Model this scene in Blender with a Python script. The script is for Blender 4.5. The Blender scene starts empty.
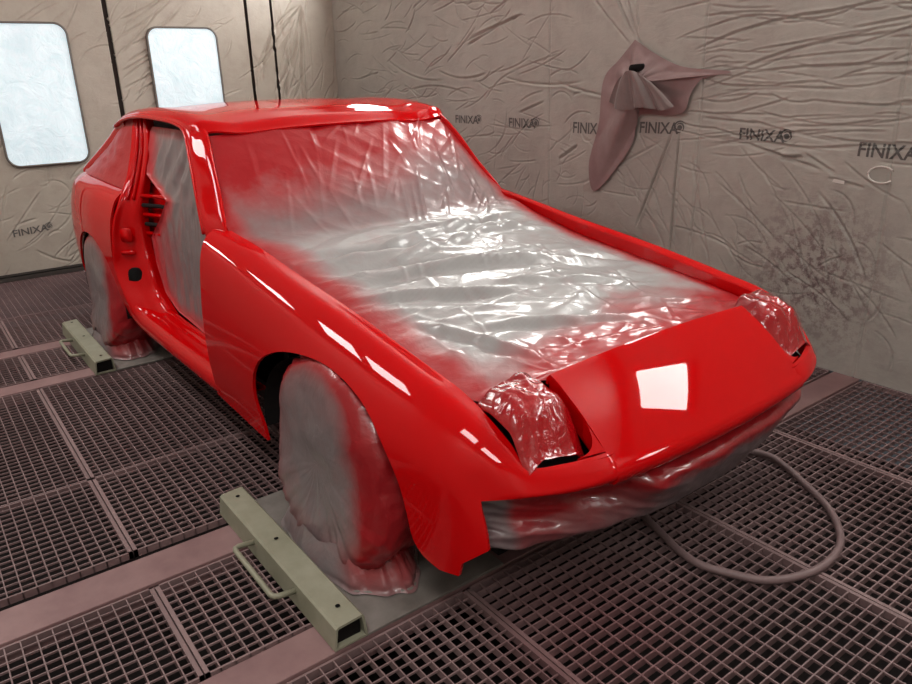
import bpy, bmesh, math, random
import numpy as np
from mathutils import Matrix, Vector

# ------------------------------------------------------------------ camera, world, exposure
sc = bpy.context.scene
COL = sc.collection
FPX = 737.16
camd = bpy.data.cameras.new('camera'); cam = bpy.data.objects.new('camera', camd); COL.objects.link(cam)
camd.sensor_fit = 'HORIZONTAL'; camd.sensor_width = 36.0; camd.lens = FPX / 912 * 36.0
camd.clip_start = 0.05; camd.clip_end = 60
yaw, pitch, roll = 2.49973221, 0.353995557, -0.0239049385
fw = Vector((math.cos(yaw)*math.cos(pitch), math.sin(yaw)*math.cos(pitch), -math.sin(pitch)))
rt = Vector((math.sin(yaw), -math.cos(yaw), 0)); up = rt.cross(fw)
r2 = math.cos(roll)*rt + math.sin(roll)*up; u2 = -math.sin(roll)*rt + math.cos(roll)*up
M = Matrix((( r2.x, u2.x, -fw.x, 1.80), (r2.y, u2.y, -fw.y, -1.66), (r2.z, u2.z, -fw.z, 1.40), (0,0,0,1)))
cam.matrix_world = M
sc.camera = cam
w = bpy.data.worlds.new('booth_air'); sc.world = w; w.use_nodes = True
w.node_tree.nodes['Background'].inputs[0].default_value = (0.9, 0.93, 1.0, 1)
w.node_tree.nodes['Background'].inputs[1].default_value = 0.05
sc.view_settings.view_transform = 'Standard'; sc.view_settings.look = 'None'
sc.view_settings.gamma = 1.0; sc.view_settings.use_curve_mapping = False
sc.view_settings.exposure = 0.1
LAMP = 23.0          # strength of the booth's wall lamps

# booth limits
XB, XF, YR, YL, ZC = -4.43, 3.3, 1.74, -2.45, 2.75

# ------------------------------------------------------------------ helpers
def link(name, me, mat=None, parent=None, smooth=True):
    o = bpy.data.objects.new(name, me); COL.objects.link(o)
    if mat: me.materials.append(mat)
    if parent is not None: o.parent = parent
    if smooth:
        me.polygons.foreach_set('use_smooth', [True]*len(me.polygons))
    return o
def tag(o, label=None, cat=None, group=None, kind=None):
    if label: o['label'] = label
    if cat: o['category'] = cat
    if group: o['group'] = group
    if kind: o['kind'] = kind
    return o
def empty(name, loc=(0,0,0), rz=0):
    o = bpy.data.objects.new(name, None); COL.objects.link(o); o.location = loc; o.rotation_euler = (0,0,rz)
    o.empty_display_size = 0.1
    return o
def pydata(name, v, f, mat=None, parent=None, smooth=True):
    me = bpy.data.meshes.new(name); me.from_pydata([tuple(map(float, a)) for a in v], [], f); me.update()
    return link(name, me, mat, parent, smooth)
def grid_faces(nr, nc, closed=False):
    F = []
    for i in range(nr-1):
        for j in range(nc-1 if not closed else nc):
            k = (j+1) % nc
            F.append((i*nc+j, i*nc+k, (i+1)*nc+k, (i+1)*nc+j))
    return F
def cr(P, n=None, ts=None):
    """Catmull-Rom (chord-length hermite) through P (k,3)."""
    P = np.asarray(P, float); k = len(P)
    d = np.linalg.norm(np.diff(P.reshape(k, -1), axis=0), axis=1) ** 0.5 + 1e-9
    t = np.concatenate([[0], np.cumsum(d)])
    m = np.zeros_like(P)
    for i in range(k):
        if i == 0: m[i] = (P[1]-P[0])/d[0]
        elif i == k-1: m[i] = (P[-1]-P[-2])/d[-1]
        else: m[i] = ((P[i]-P[i-1])/d[i-1]*d[i] + (P[i+1]-P[i])/d[i]*d[i-1])/(d[i]+d[i-1])
    if ts is None: tt = np.linspace(0, t[-1], n)
    else:   # ts: knot-index parameters
        tt = np.interp(ts, np.arange(k), t)
    out = np.zeros((len(tt),)+P.shape[1:])
    for q, x in enumerate(tt):
        i = min(max(np.searchsorted(t, x, 'right')-1, 0), k-2)
        h = d[i]; s = (x-t[i])/h
        out[q] = (2*s**3-3*s**2+1)*P[i]+(s**3-2*s**2+s)*h*m[i]+(-2*s**3+3*s**2)*P[i+1]+(s**3-s**2)*h*m[i+1]
    return out
def loft(stations, nu, nv):
    """stations (S,P,3) -> grid (nu,nv,3)."""
    A = np.array([cr(s, nv) for s in stations])
    return np.stack([cr(A[:, j], nu) for j in range(nv)], axis=1)
def gridobj(name, G, mat, parent=None, thick=0, closed=False, off=-1, attr=None):
    nr, nc = G.shape[:2]
    o = pydata(name, G.reshape(-1, 3), grid_faces(nr, nc, closed), mat, parent)
    if attr is not None: setattr_(o, attr)
    if thick:
        m = o.modifiers.new('thickness', 'SOLIDIFY'); m.thickness = thick; m.offset = off
        split(o)
    return o
def split(o):
    e=o.modifiers.new('crisp_rim','EDGE_SPLIT'); e.split_angle=math.radians(42)
def setattr_(o, vals, name='overspray'):
    a = o.data.attributes.new(name, 'FLOAT', 'POINT')
    a.data.foreach_set('value', np.asarray(vals, np.float32).ravel())
def bxv(x0,x1,y0,y1,z0,z1):
    v = [(x0,y0,z0),(x1,y0,z0),(x1,y1,z0),(x0,y1,z0),(x0,y0,z1),(x1,y0,z1),(x1,y1,z1),(x0,y1,z1)]
    f = [(3,2,1,0),(4,5,6,7),(0,1,5,4),(1,2,6,5),(2,3,7,6),(3,0,4,7)]
    return v, f
def boxes(name, L, mat, parent=None, bevel=0):
    V=[];F=[]
    for b in L:
        v,f = bxv(*b); n=len(V); V+=v; F+=[tuple(i+n for i in q) for q in f]
    o = pydata(name, V, F, mat, parent, smooth=False)
    if bevel:
        m=o.modifiers.new('bevel','BEVEL'); m.width=bevel; m.segments=2; m.limit_method='ANGLE'
    return o
def tube(name, P, r, mat, parent=None, n=12, caps=True, closed=False):
    P = np.asarray(P, float); k=len(P)
    V=[]; F=[]
    up0=np.array([0,0,1.0])
    for i in range(k):
        a = P[(i-1)%k] if (closed or i>0) else P[i]; b = P[(i+1)%k] if (closed or i<k-1) else P[i]
        t=(b-a)/np.linalg.norm(b-a)
        u=np.cross(up0,t)
        if np.linalg.norm(u)<1e-3: u=np.cross([1,0,0],t)
        u/=np.linalg.norm(u); v=np.cross(t,u)
        rr = r if np.isscalar(r) else r[i]
        for j in range(n):
            g=2*math.pi*j/n; V.append(P[i]+rr*(math.cos(g)*u+math.sin(g)*v))
    F=grid_faces(k,n,True)
    if closed:
        for j in range(n): F.append(((k-1)*n+j,(k-1)*n+(j+1)%n,(j+1)%n,j))
    elif caps:
        F.append(tuple(range(n))[::-1]); F.append(tuple((k-1)*n+j for j in range(n)))
    return pydata(name,V,F,mat,parent)
# vectorised gradient noise
_rng = np.random.RandomState(7); _perm = np.concatenate([_rng.permutation(256)]*3)
_ang = _rng.rand(256)*2*math.pi; _gx, _gy = np.cos(_ang), np.sin(_ang)
def noise2(x, y):
    x=np.asarray(x,float); y=np.asarray(y,float)
    xi=np.floor(x).astype(int); yi=np.floor(y).astype(int); xf=x-xi; yf=y-yi; xi&=255; yi&=255
    def g(ix,iy,fx,fy):
        h=_perm[_perm[ix]+iy]; return _gx[h]*fx+_gy[h]*fy
    u=xf**3*(xf*(xf*6-15)+10); v=yf**3*(yf*(yf*6-15)+10)
    a=g(xi,yi,xf,yf); b=g((xi+1)&255,yi,xf-1,yf); c=g(xi,(yi+1)&255,xf,yf-1); d=g((xi+1)&255,(yi+1)&255,xf-1,yf-1)
    return (a+(b-a)*u)*(1-v)+(c+(d-c)*u)*v
def fbm(x,y,o=4):
    s=0;a=1
    for i in range(o): s=s+a*noise2(x*2**i+17*i,y*2**i-9*i); a*=.5
    return s
def ridged(x,y,o=3):
    s=0;a=1
    for i in range(o): s=s+a*(1-np.abs(noise2(x*2**i+11*i,y*2**i+5*i))*2.2); a*=.5
    return s
def smooth(a,b,x): 
    t=np.clip((x-a)/(b-a),0,1); return t*t*(3-2*t)
def cut_xz(o, poly, ysign):
    """cut polygon hole (in x,z) from the half of mesh o with sign(y)=ysign, clean edges."""
    bm=bmesh.new(); bm.from_mesh(o.data)
    xs=[p[0] for p in poly]; zs=[p[1] for p in poly]
    n=len(poly)
    def near(f,p,q,m=.07):
        c=f.calc_center_median()
        return min(p[0],q[0])-m<c.x<max(p[0],q[0])+m and min(p[1],q[1])-m<c.z<max(p[1],q[1])+m and c.y*ysign>0
    for i in range(n):
        p=poly[i]; q=poly[(i+1)%n]
        fs=[f for f in bm.faces if near(f,p,q)]
        if not fs: continue
        ge=set(fs); 
        for f in fs: ge.update(f.edges); ge.update(f.verts)
        nx,nz=-(q[1]-p[1]),q[0]-p[0]
        bmesh.ops.bisect_plane(bm,geom=list(ge),plane_co=(p[0],0,p[1]),plane_no=Vector((nx,0,nz)).normalized(),dist=1e-5)
    def inside(x,z):
        r=False;j=n-1
        for i in range(n):
            if (poly[i][1]>z)!=(poly[j][1]>z) and x<(poly[j][0]-poly[i][0])*(z-poly[i][1])/(poly[j][1]-poly[i][1])+poly[i][0]: r=not r
            j=i
        return r
    kill=[f for f in bm.faces if (lambda c: c.y*ysign>0 and inside(c.x,c.z))(f.calc_center_median())]
    bmesh.ops.delete(bm,geom=kill,context='FACES')
    bm.to_mesh(o.data); bm.free()
    o.data.polygons.foreach_set('use_smooth',[True]*len(o.data.polygons))

# ------------------------------------------------------------------ materials
def newmat(name):
    m=bpy.data.materials.new(name); m.use_nodes=True; nt=m.node_tree
    return m, nt, nt.nodes['Principled BSDF']
def plain(name, col, rough=.5, metal=0, coat=0, coatr=.05, spec=.5):
    m,nt,b=newmat(name); b.inputs['Base Color'].default_value=(*col,1); b.inputs['Roughness'].default_value=rough
    b.inputs['Metallic'].default_value=metal; b.inputs['Coat Weight'].default_value=coat; b.inputs['Coat Roughness'].default_value=coatr
    b.inputs['Specular IOR Level'].default_value=spec
    return m
def nd(nt,t,**k):
    n=nt.nodes.new(t)
    for a,v in k.items():
        if a in n.inputs: n.inputs[a].default_value=v
        else: setattr(n,a,v)
    return n
def texnoise(nt,scale,detail=4,rough=.6,dist=0,vec=None,stretch=None):
    tc=nd(nt,'ShaderNodeTexCoord')
    n=nd(nt,'ShaderNodeTexNoise'); n.inputs['Scale'].default_value=scale; n.inputs['Detail'].default_value=detail
    n.inputs['Roughness'].default_value=rough; n.inputs['Distortion'].default_value=dist
    if stretch:
        mp=nd(nt,'ShaderNodeMapping'); mp.inputs['Scale'].default_value=stretch
        nt.links.new(tc.outputs['Object'],mp.inputs['Vector']); nt.links.new(mp.outputs[0],n.inputs['Vector'])
    else: nt.links.new(tc.outputs['Object'],n.inputs['Vector'])
    return n
def ramp(nt,src,stops):
    r=nd(nt,'ShaderNodeValToRGB'); e=r.color_ramp.elements
    while len(e)<len(stops): e.new(.5)
    for i,(p,c) in enumerate(stops): e[i].position=p; e[i].color=(*c,1) if len(c)==3 else c
    nt.links.new(src,r.inputs[0]); return r
def mixc(nt,fac,a,b,blend='MIX'):
    m=nd(nt,'ShaderNodeMix'); m.data_type='RGBA'; m.blend_type=blend
    if hasattr(fac,'links'): nt.links.new(fac,m.inputs[0])
    else: m.inputs[0].default_value=fac
    for s,i in ((a,6),(b,7)):
        if hasattr(s,'links'): nt.links.new(s,m.inputs[i])
        else: m.inputs[i].default_value=(*s,1)
    return m.outputs[2]
def addbump(nt,b,hs,dist=.01,strength=1.0):
    prev=None
    for h,d,s in hs:
        n=nd(nt,'ShaderNodeBump'); n.inputs['Distance'].default_value=d; n.inputs['Strength'].default_value=s
        nt.links.new(h,n.inputs['Height'])
        if prev: nt.links.new(prev.outputs[0],n.inputs['Normal'])
        prev=n
    nt.links.new(prev.outputs[0],b.inputs['Normal'])
RED=(.49,.0011,.0022)
def mk_paint():
    m,nt,b=newmat('wet_red_paint')
    b.inputs['Base Color'].default_value=(*RED,1); b.inputs['Roughness'].default_value=.35
    b.inputs['Coat Weight'].default_value=.8; b.inputs['Coat Roughness'].default_value=.012; b.inputs['Coat IOR'].default_value=1.40
    b.inputs['Specular IOR Level'].default_value=.0
    return m
PAINT=mk_paint()
def mk_film(name,base,red,alpha,rough=.28,bs=1.0,coat=.6,under=None,crumple=22):
    """thin masking film, milky, with dried red overspray given by the overspray attribute"""
    m,nt,b=newmat(name)
    at=nd(nt,'ShaderNodeAttribute'); at.attribute_name='overspray'
    n=texnoise(nt,14,5,.65)
    ma=nd(nt,'ShaderNodeMath',operation='MULTIPLY_ADD'); nt.links.new(n.outputs[0],ma.inputs[0]); ma.inputs[1].default_value=.5
    sb=nd(nt,'ShaderNodeMath',operation='SUBTRACT'); nt.links.new(at.outputs['Fac'],sb.inputs[0]); sb.inputs[1].default_value=.25
    nt.links.new(sb.outputs[0],ma.inputs[2])
    cl=nd(nt,'ShaderNodeClamp'); nt.links.new(ma.outputs[0],cl.inputs[0])
    c=mixc(nt,cl.outputs[0],base,red)
    nt.links.new(c,b.inputs['Base Color']); b.inputs['Roughness'].default_value=rough
    b.inputs['Coat Weight'].default_value=coat; b.inputs['Coat Roughness'].default_value=.08
    w1=texnoise(nt,crumple,4,.6,1.5); w2=texnoise(nt,crumple*.35,3,.55,2.0)
    addbump(nt,b,[(w2.outputs[0],.02,.22*bs),(w1.outputs[0],.006,.3*bs)])
    if alpha<1:
        tr=nd(nt,'ShaderNodeBsdfTransparent'); mx=nd(nt,'ShaderNodeMixShader')
        fa=nd(nt,'ShaderNodeMapRange'); fa.inputs['To Min'].default_value=1; fa.inputs['To Max'].default_value=alpha
        sh=nd(nt,'ShaderNodeAttribute'); sh.attribute_name='sheer'
        nt.links.new(sh.outputs['Fac'],fa.inputs[0]); nt.links.new(fa.outputs[0],mx.inputs[0])
        nt.links.new(tr.outputs[0],mx.inputs[1]); nt.links.new(b.outputs[0],mx.inputs[2])
        nt.links.new(mx.outputs[0],nt.nodes['Material Output'].inputs[0])
    return m
FILM=mk_film('milky_masking_film',(.325,.318,.316),(.34,.004,.008),.72,.30,.45,.35)
FILM_WHEEL=mk_film('wheel_cover_film',(.20,.168,.168),(.30,.006,.010),1.0,.36,.9,.3,crumple=14)
FILM_LAMP=mk_film('tight_red_film',(.20,.014,.017),(.33,.0025,.005),1.0,.12,1.7,.8,crumple=24)
FILM_DOOR=mk_film('door_film',(.20,.155,.155),(.50,.012,.02),.93,.35,.7,.4,crumple=12)
FILM_BUMP=mk_film('bumper_film',(.125,.092,.096),(.32,.005,.009),.93,.28,.9,.6,crumple=12)
FILM_QUARTER=mk_film('dull_red_film',(.30,.02,.025),(.36,.004,.008),1.0,.42,1.0,.0,crumple=12)
def mk_wall(name,c0,c1,dust,stain=False):
    m,nt,b=newmat(name)
    n=texnoise(nt,1.3,5,.6); n2=texnoise(nt,9,6,.7)
    r=ramp(nt,n.outputs[0],[(.3,c0),(.7,c1)])
    r2=ramp(nt,n2.outputs[0],[(.45,(0,0,0)),(.75,(1,1,1))])
    f=nd(nt,'ShaderNodeMath',operation='MULTIPLY'); f.inputs[1].default_value=.35; nt.links.new(r2.outputs[0],f.inputs[0])
    c=mixc(nt,f.outputs[0],r.outputs[0],dust)
    if stain:   # mottled purple overspray low on the wall beside the nose
        tc=nd(nt,'ShaderNodeTexCoord'); ds=nd(nt,'ShaderNodeVectorMath',operation='DISTANCE'); ds.inputs[1].default_value=(.10,YR,.45)
        nt.links.new(tc.outputs['Object'],ds.inputs[0]); mr=nd(nt,'ShaderNodeMapRange'); mr.inputs[1].default_value=.10; mr.inputs[2].default_value=.48; mr.inputs[3].default_value=1; mr.inputs[4].default_value=0
        nt.links.new(ds.outputs['Value'],mr.inputs[0]); n3=texnoise(nt,26,6,.75); r3=ramp(nt,n3.outputs[0],[(.46,(0,0,0)),(.58,(1,1,1))])
        mm=nd(nt,'ShaderNodeMath',operation='MULTIPLY'); nt.links.new(mr.outputs[0],mm.inputs[0]); nt.links.new(r3.outputs[0],mm.inputs[1])
        m2=nd(nt,'ShaderNodeMath',operation='MULTIPLY'); m2.inputs[1].default_value=.8; nt.links.new(mm.outputs[0],m2.inputs[0])
        c=mixc(nt,m2.outputs[0],c,(.13,.075,.08))
    nt.links.new(c,b.inputs['Base Color']); b.inputs['Roughness'].default_value=.38
    b.inputs['Specular IOR Level'].default_value=.45
    w1=texnoise(nt,7,5,.62,2.2,stretch=(1,1,2.4)); w2=texnoise(nt,30,3,.6,1.2)
    addbump(nt,b,[(w1.outputs[0],.012,.22),(w2.outputs[0],.003,.2)])
    return m
WALLF=mk_wall('beige_wall_film',(.40,.352,.295),(.47,.42,.36),(.29,.215,.185))
WALLR=mk_wall('grey_wall_film',(.385,.362,.328),(.475,.45,.405),(.24,.185,.175),stain=True)
PLAINWALL=plain('plain_booth_wall',(.30,.275,.25),.6)
CEIL=plain('ceiling_filter',(.75,.74,.72),.8)
PIT=plain('pit_dark',(.018,.014,.014),.9,spec=.1)
def mk_dusty(name,c0,c1,scale,rough,red=None):
    m,nt,b=newmat(name); n=texnoise(nt,scale,5,.65)
    r=ramp(nt,n.outputs[0],[(.35,c0),(.68,c1)]); b.inputs['Roughness'].default_value=rough; c=r.outputs[0]
    if red:
        g=nd(nt,'ShaderNodeNewGeometry'); ds=nd(nt,'ShaderNodeVectorMath',operation='DISTANCE'); ds.inputs[1].default_value=red
        nt.links.new(g.outputs['Position'],ds.inputs[0]); mr=nd(nt,'ShaderNodeMapRange'); mr.inputs[1].default_value=.08; mr.inputs[2].default_value=.42; mr.inputs[3].default_value=.5; mr.inputs[4].default_value=0
        nt.links.new(ds.outputs['Value'],mr.inputs[0]); c=mixc(nt,mr.outputs[0],c,(.13,.022,.028))
    nt.links.new(c,b.inputs['Base Color'])
    return m
GRATE=mk_dusty('pink_dusted_grating',(.16,.098,.098),(.26,.17,.168),1.2,.55,red=(.80,-.42,0))
BEAM=mk_dusty('pink_dusted_beam',(.20,.108,.108),(.27,.160,.155),5,.6)
OLIVE=mk_dusty('olive_painted_steel',(.22,.215,.15),(.30,.29,.215),6,.5)
PLATE=mk_dusty('dusty_plate',(.14,.122,.108),(.22,.195,.178),7,.5)
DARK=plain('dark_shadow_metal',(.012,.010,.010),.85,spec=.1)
BLACK=plain('hole_shade_black',(.006,.006,.006),.8,spec=.08)  # flat black standing in for the shade inside small holes
INK=plain('printed_ink',(.10,.092,.088),.5)
WHITE=plain('white_tape',(.7,.66,.62),.5)
BUNDLE=mk_dusty('pink_dusted_film',(.26,.165,.165),(.36,.25,.245),3.5,.45)
BUNDLE2=mk_dusty('grey_folded_film',(.22,.175,.17),(.29,.24,.232),4,.4)
HOSE=plain('mauve_hose',(.19,.125,.125),.5)
GASKET=plain('dark_gasket',(.05,.04,.035),.7)

# ------------------------------------------------------------------ walls clad in creased film
def crease_field(U,V,creases):
    D=np.zeros_like(U)
    for (u0,v0,u1,v1,wd,a,bow) in creases:
        L=math.hypot(u1-u0,v1-v0); 
        if L<1e-6: continue
        m=4*wd+abs(bow)*1.2
        sel=(U>min(u0,u1)-m)&(U<max(u0,u1)+m)&(V>min(v0,v1)-m)&(V<max(v0,v1)+m)
        if not sel.any(): continue
        cx,sx=(u1-u0)/L,(v1-v0)/L
        du=U[sel]-u0; dv=V[sel]-v0
        s=(du*cx+dv*sx)/L; t=-du*sx+dv*cx-bow*4*np.clip(s,0,1)*(1-np.clip(s,0,1))
        win=np.clip(np.minimum(s,1-s)*5,0,1); win=win*win*(3-2*win)
        q=t/wd
        D[sel]+=a*win*(-1.15*np.exp(-q*q)+.38*np.exp(-((q-1.9)/1.3)**2))
    return D
def wall_base(U,V,seed):
    return .008*fbm(U*1.1+seed,V*1.3+seed*2,3)+.0012*fbm(U*5+seed,V*7-seed,3)
rnd=random.Random(5)
CR_R=[]   # right wall creases (u = x, v = z)
def addc(L,n,ur,vr,ang,angs,ln,wd,am,bow=.03):
    for i in range(n):
        u=rnd.uniform(*ur); v=rnd.uniform(*vr); g=math.radians(ang+rnd.gauss(0,angs)); l=rnd.uniform(*ln)
        L.append((u-l/2*math.cos(g),v-l/2*math.sin(g),u+l/2*math.cos(g),v+l/2*math.sin(g),rnd.uniform(*wd),rnd.uniform(*am),rnd.gauss(0,bow)))
addc(CR_R,150,(-.6,1.0),(1.0,1.95),3,6,(.15,.8),(.0026,.0045),(.004,.008),.02)
addc(CR_R,150,(-4.3,-1.4),(.9,2.0),5,20,(.10,.5),(.0026,.005),(.004,.008),.03)
addc(CR_R,150,(-1.3,1.0),(.1,.95),-40,22,(.12,.5),(.0026,.0042),(.003,.006),.03)
addc(CR_R,90,(-3.2,-1.3),(.5,1.05),35,30,(.08,.3),(.0026,.0042),(.003,.006),.02)
def rw(x0,y0,x1,y1,wd,a,bow=0): CR_R.append((x0,y0,x1,y1,wd*.7,a*.85,bow))
rw(-1.32,1.95,-1.06,1.53,.009,.012); rw(-1.22,1.95,-1.02,1.50,.008,.012); rw(-1.42,1.80,-1.08,1.50,.008,.009); rw(-1.10,1.95,-1.03,1.52,.007,.009)
rw(-.72,1.09,-.72,.25,.009,.030); rw(-.755,1.08,-.98,.50,.009,.026); rw(-.80,1.02,-1.45,.70,.008,.007); rw(-.65,1.0,-.45,.35,.008,.007)
rw(-.44,1.355,.35,1.50,.008,.011,.04); rw(-.70,1.45,.10,1.60,.008,.010,.04); rw(-.45,1.34,.6,1.36,.007,.009,.03); rw(-.6,1.30,.2,1.28,.007,.008)
rw(-.35,1.03,.08,.93,.009,.014); rw(-.14,.97,-.02,.98,.012,.016); rw(-.02,1.0,.14,.92,.008,.012); rw(-.6,1.14,-.25,1.12,.008,.01)
rw(-.75,1.24,-1.7,1.33,.009,.012,.05); rw(-1.4,1.32,-2.2,1.36,.009,.010,.04); rw(-2.5,1.60,-1.95,1.72,.012,.016); rw(-2.55,1.55,-2.2,1.66,.010,.013)
rw(-2.9,1.40,-2.3,1.38,.01,.012,-.05); rw(-3.6,1.5,-2.8,1.33,.01,.011,-.06); rw(-3.3,1.25,-2.5,1.22,.009,.010,.05); rw(-2.0,1.12,-1.75,1.20,.009,.011); rw(-1.62,.85,-1.45,.95,.012,.014)
rw(.05,.85,.35,.45,.009,.011,.03); rw(.1,.9,.28,.87,.008,.01)
CR_B=[]   # far wall creases (u = y, v = z)
addc(CR_B,110,(-1.7,1.0),(.1,1.95),40,12,(.12,.5),(.0028,.005),(.004,.008))
addc(CR_B,30,(.95,1.75),(1.0,2.0),70,20,(.15,.6),(.0045,.008),(.004,.008))
addc(CR_B,30,(-1.8,-.4),(.05,.8),25,30,(.1,.35),(.004,.007),(.003,.006))
for i in range(14):
    a=rnd.uniform(-2.6,-1.6); CR_B.append((1.45,1.95,1.45+.6*math.cos(a),1.95+.9*math.sin(a),.010,.010,rnd.gauss(0,.05)))
for i in range(10): 
    CR_B.append((-.12+rnd.uniform(0,.1),1.25+i*.06,.35+rnd.uniform(-.1,.3),1.62+i*.05,.007,.008,rnd.gauss(0,.02)))
SEAM_R=[-1.71,-.60,.366]
def dispR(U,V):
    D=wall_base(U,V,3.1)+crease_field(U,V,CR_R)
    for s in SEAM_R: D=D-.008*np.exp(-((U-s-.01*np.sin(V*3))/.0045)**2)
    return D
def dispB(U,V): return wall_base(U,V,8.7)+crease_field(U,V,CR_B)
def wallgrid(name,u0,u1,v0,v1,step,fn,mat,axis,pos,sgn):
    nu=max(2,int((u1-u0)/step)+1); nv=max(2,int((v1-v0)/step)+1)
    U,V=np.meshgrid(np.linspace(u0,u1,nu),np.linspace(v0,v1,nv))
    D=fn(U,V)*sgn
    if axis=='y': G=np.stack([U,np.full_like(U,pos)+D,V],-1)
    else: G=np.stack([np.full_like(U,pos)+D,U,V],-1)
    return gridobj(name,G,mat)
def st(o): o['kind']='structure'; return o
def join(objs,name):
    bm=bmesh.new()
    for o in objs: bm.from_mesh(o.data)
    me=bpy.data.meshes.new(name); bm.to_mesh(me); bm.free()
    mat=objs[0].data.materials[0]
    for o in objs: bpy.data.objects.remove(o)
    return link(name,me,mat)
a=wallgrid('wall_right',XB,.95,0,2.02,.0052,dispR,WALLR,'y',YR,-1)
b=wallgrid('wall_right',XB,.95,2.02,ZC,.05,dispR,WALLR,'y',YR,-1)
c=wallgrid('wall_right',.95,XF,0,ZC,.06,dispR,WALLR,'y',YR,-1)
st(join([a,b,c],'wall_right'))
DL=[(-2.45,-1.215,'wall_back'),(-1.19,-.145,'door_1'),(-.110,.935,'door_2'),(.962,1.158,'wall_back'),(1.180,1.74,'wall_back')]
parts=[]
for (u0,u1,nm) in DL:
    o=wallgrid(nm,u0,u1,.045,2.05,.0056,dispB,WALLF,'x',XB,1)
    o2=wallgrid(nm,u0,u1,2.05,ZC,.05,dispB,WALLF,'x',XB,1)
    if nm=='wall_back': parts+=[o,o2]
    else:
        o=st(join([o,o2],nm)); m=o.modifiers.new('t','SOLIDIFY'); m.thickness=.02; m.offset=-1 if True else 1
st(join(parts,'wall_back'))
st(boxes('trim_1',[(XB-.06,XB-.035,YL,YR,0,ZC)],GASKET))          # dark backing seen in the door gaps
st(boxes('baseboard_back',[(XB-.03,XB+.02,YL,YR,.0,.028),(XB-.03,XB+.01,YL,YR,.036,.052)],GASKET))
st(boxes('wall_left',[(XB,XF,YL-.05,YL,0,ZC)],PLAINWALL)); st(boxes('wall_front',[(XF,XF+.05,YL,YR,0,ZC)],PLAINWALL))
st(boxes('ceiling',[(XB-.1,XF+.05,YL-.05,YR+.05,ZC,ZC+.05)],CEIL))

# windows in the door leaves, glazed and filmed over, daylight behind
def rrect(y0,y1,z0,z1,r,n=8):
    P=[]
    for cy,cz,a0 in ((y1-r,z1-r,0),(y0+r,z1-r,90),(y0+r,z0+r,180),(y1-r,z0+r,270)):
        for i in range(n+1):
            a=math.radians(a0+90*i/n); P.append((cy+r*math.cos(a),cz+r*math.sin(a)))
    return P
m,nt,bs=newmat('daylit_window_film'); bs.inputs['Base Color'].default_value=(.6,.66,.68,1); bs.inputs['Roughness'].default_value=.3
n=texnoise(nt,5,5,.6,1.0); rr=ramp(nt,n.outputs[0],[(.3,(.44,.60,.68)),(.62,(.68,.83,.90))])
nt.links.new(rr.outputs[0],bs.inputs['Emission Color']); bs.inputs['Emission Strength'].default_value=.56
w1=texnoise(nt,8,5,.6,2.0); addbump(nt,bs,[(w1.outputs[0],.02,.6)])
WINF=m
RIM=plain('window_rim',(.16,.14,.125),.5)
def window(name,y0,y1,z0,z1):
    P=rrect(y0,y1,z0,z1,.075); Q=rrect(y0-.014,y1+.014,z0-.014,z1+.014,.088); k=len(P); x=XB+.022
    # pane: disc fan with gentle creases
    rings=14; V=[];F=[]; cy,cz=(y0+y1)/2,(z0+z1)/2
    for r in range(1,rings+1):
        for p in P: V.append((x-.006,cy+(p[0]-cy)*r/rings,cz+(p[1]-cz)*r/rings))
    V=np.array(V); V[:,0]+=.004*fbm(V[:,1]*6,V[:,2]*6,3)
    V=V.tolist(); V.append([x-.006,cy,cz]); F=grid_faces(rings,k,True)
    for j in range(k): F.append((len(V)-1,(j+1)%k,j))
    o=st(pydata(name,V,F,WINF))
    V=[(x+.004,*p) for p in P]+[(x,*p) for p in Q]+[(x-.03,*p) for p in Q]+[(x-.02,*p) for p in P]
    F=[]
    for a_,b_ in ((0,1),(1,2),(3,0)):
        for j in range(k): F.append((a_*k+j,a_*k+(j+1)%k,b_*k+(j+1)%k,b_*k+j))
    st(pydata('window_rim',V,F,RIM,o))
window('window_1',-.955,-.425,.82,1.765); window('window_2',.14,.665,.82,1.745)

# printed maker's lettering on the film
def lettering(text,width,height):
    cu=bpy.data.curves.new('t','FONT'); cu.body=text; cu.size=1; cu.offset=.018
    ob=bpy.data.objects.new('t',cu); COL.objects.link(ob)
    dg=bpy.context.evaluated_depsgraph_get(); me=bpy.data.meshes.new_from_object(ob.evaluated_get(dg))
    bm=bmesh.new(); bm.from_mesh(me); bpy.data.objects.remove(ob)
    bmesh.ops.triangulate(bm,faces=bm.faces); 
    v=np.array([x.co[:] for x in bm.verts]); f=[tuple(x.index for x in q.verts) for q in bm.faces]; bm.free()
    v=v[:,:2]; v-=v.min(0); v*=np.array([width,height])/v.max(0)
    return v,f
def swirl(cx,cy,r):
    V=[];F=[]
    for (r0,r1,a0,a1,ox) in ((.0,.42,0,360,0),(.55,.80,-60,150,0),(.9,1.12,20,230,.05),(.62,.84,175,300,-.05)):
        n=22; s=len(V)
        for i in range(n+1):
            a=math.radians(a0+(a1-a0)*i/n); k=math.sin(math.pi*i/n) if a1-a0<360 else 1
            mid=(r0+r1)/2; h=(r1-r0)/2*k
            V.append((cx+r*((mid-h)*math.cos(a)+ox),cy+r*(mid-h)*math.sin(a)*.9)); V.append((cx+r*((mid+h)*math.cos(a)+ox),cy+r*(mid+h)*math.sin(a)*.9))
        for i in range(n): F.append((s+2*i,s+2*i+1,s+2*i+3,s+2*i+2))
    return np.array(V),F
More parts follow.
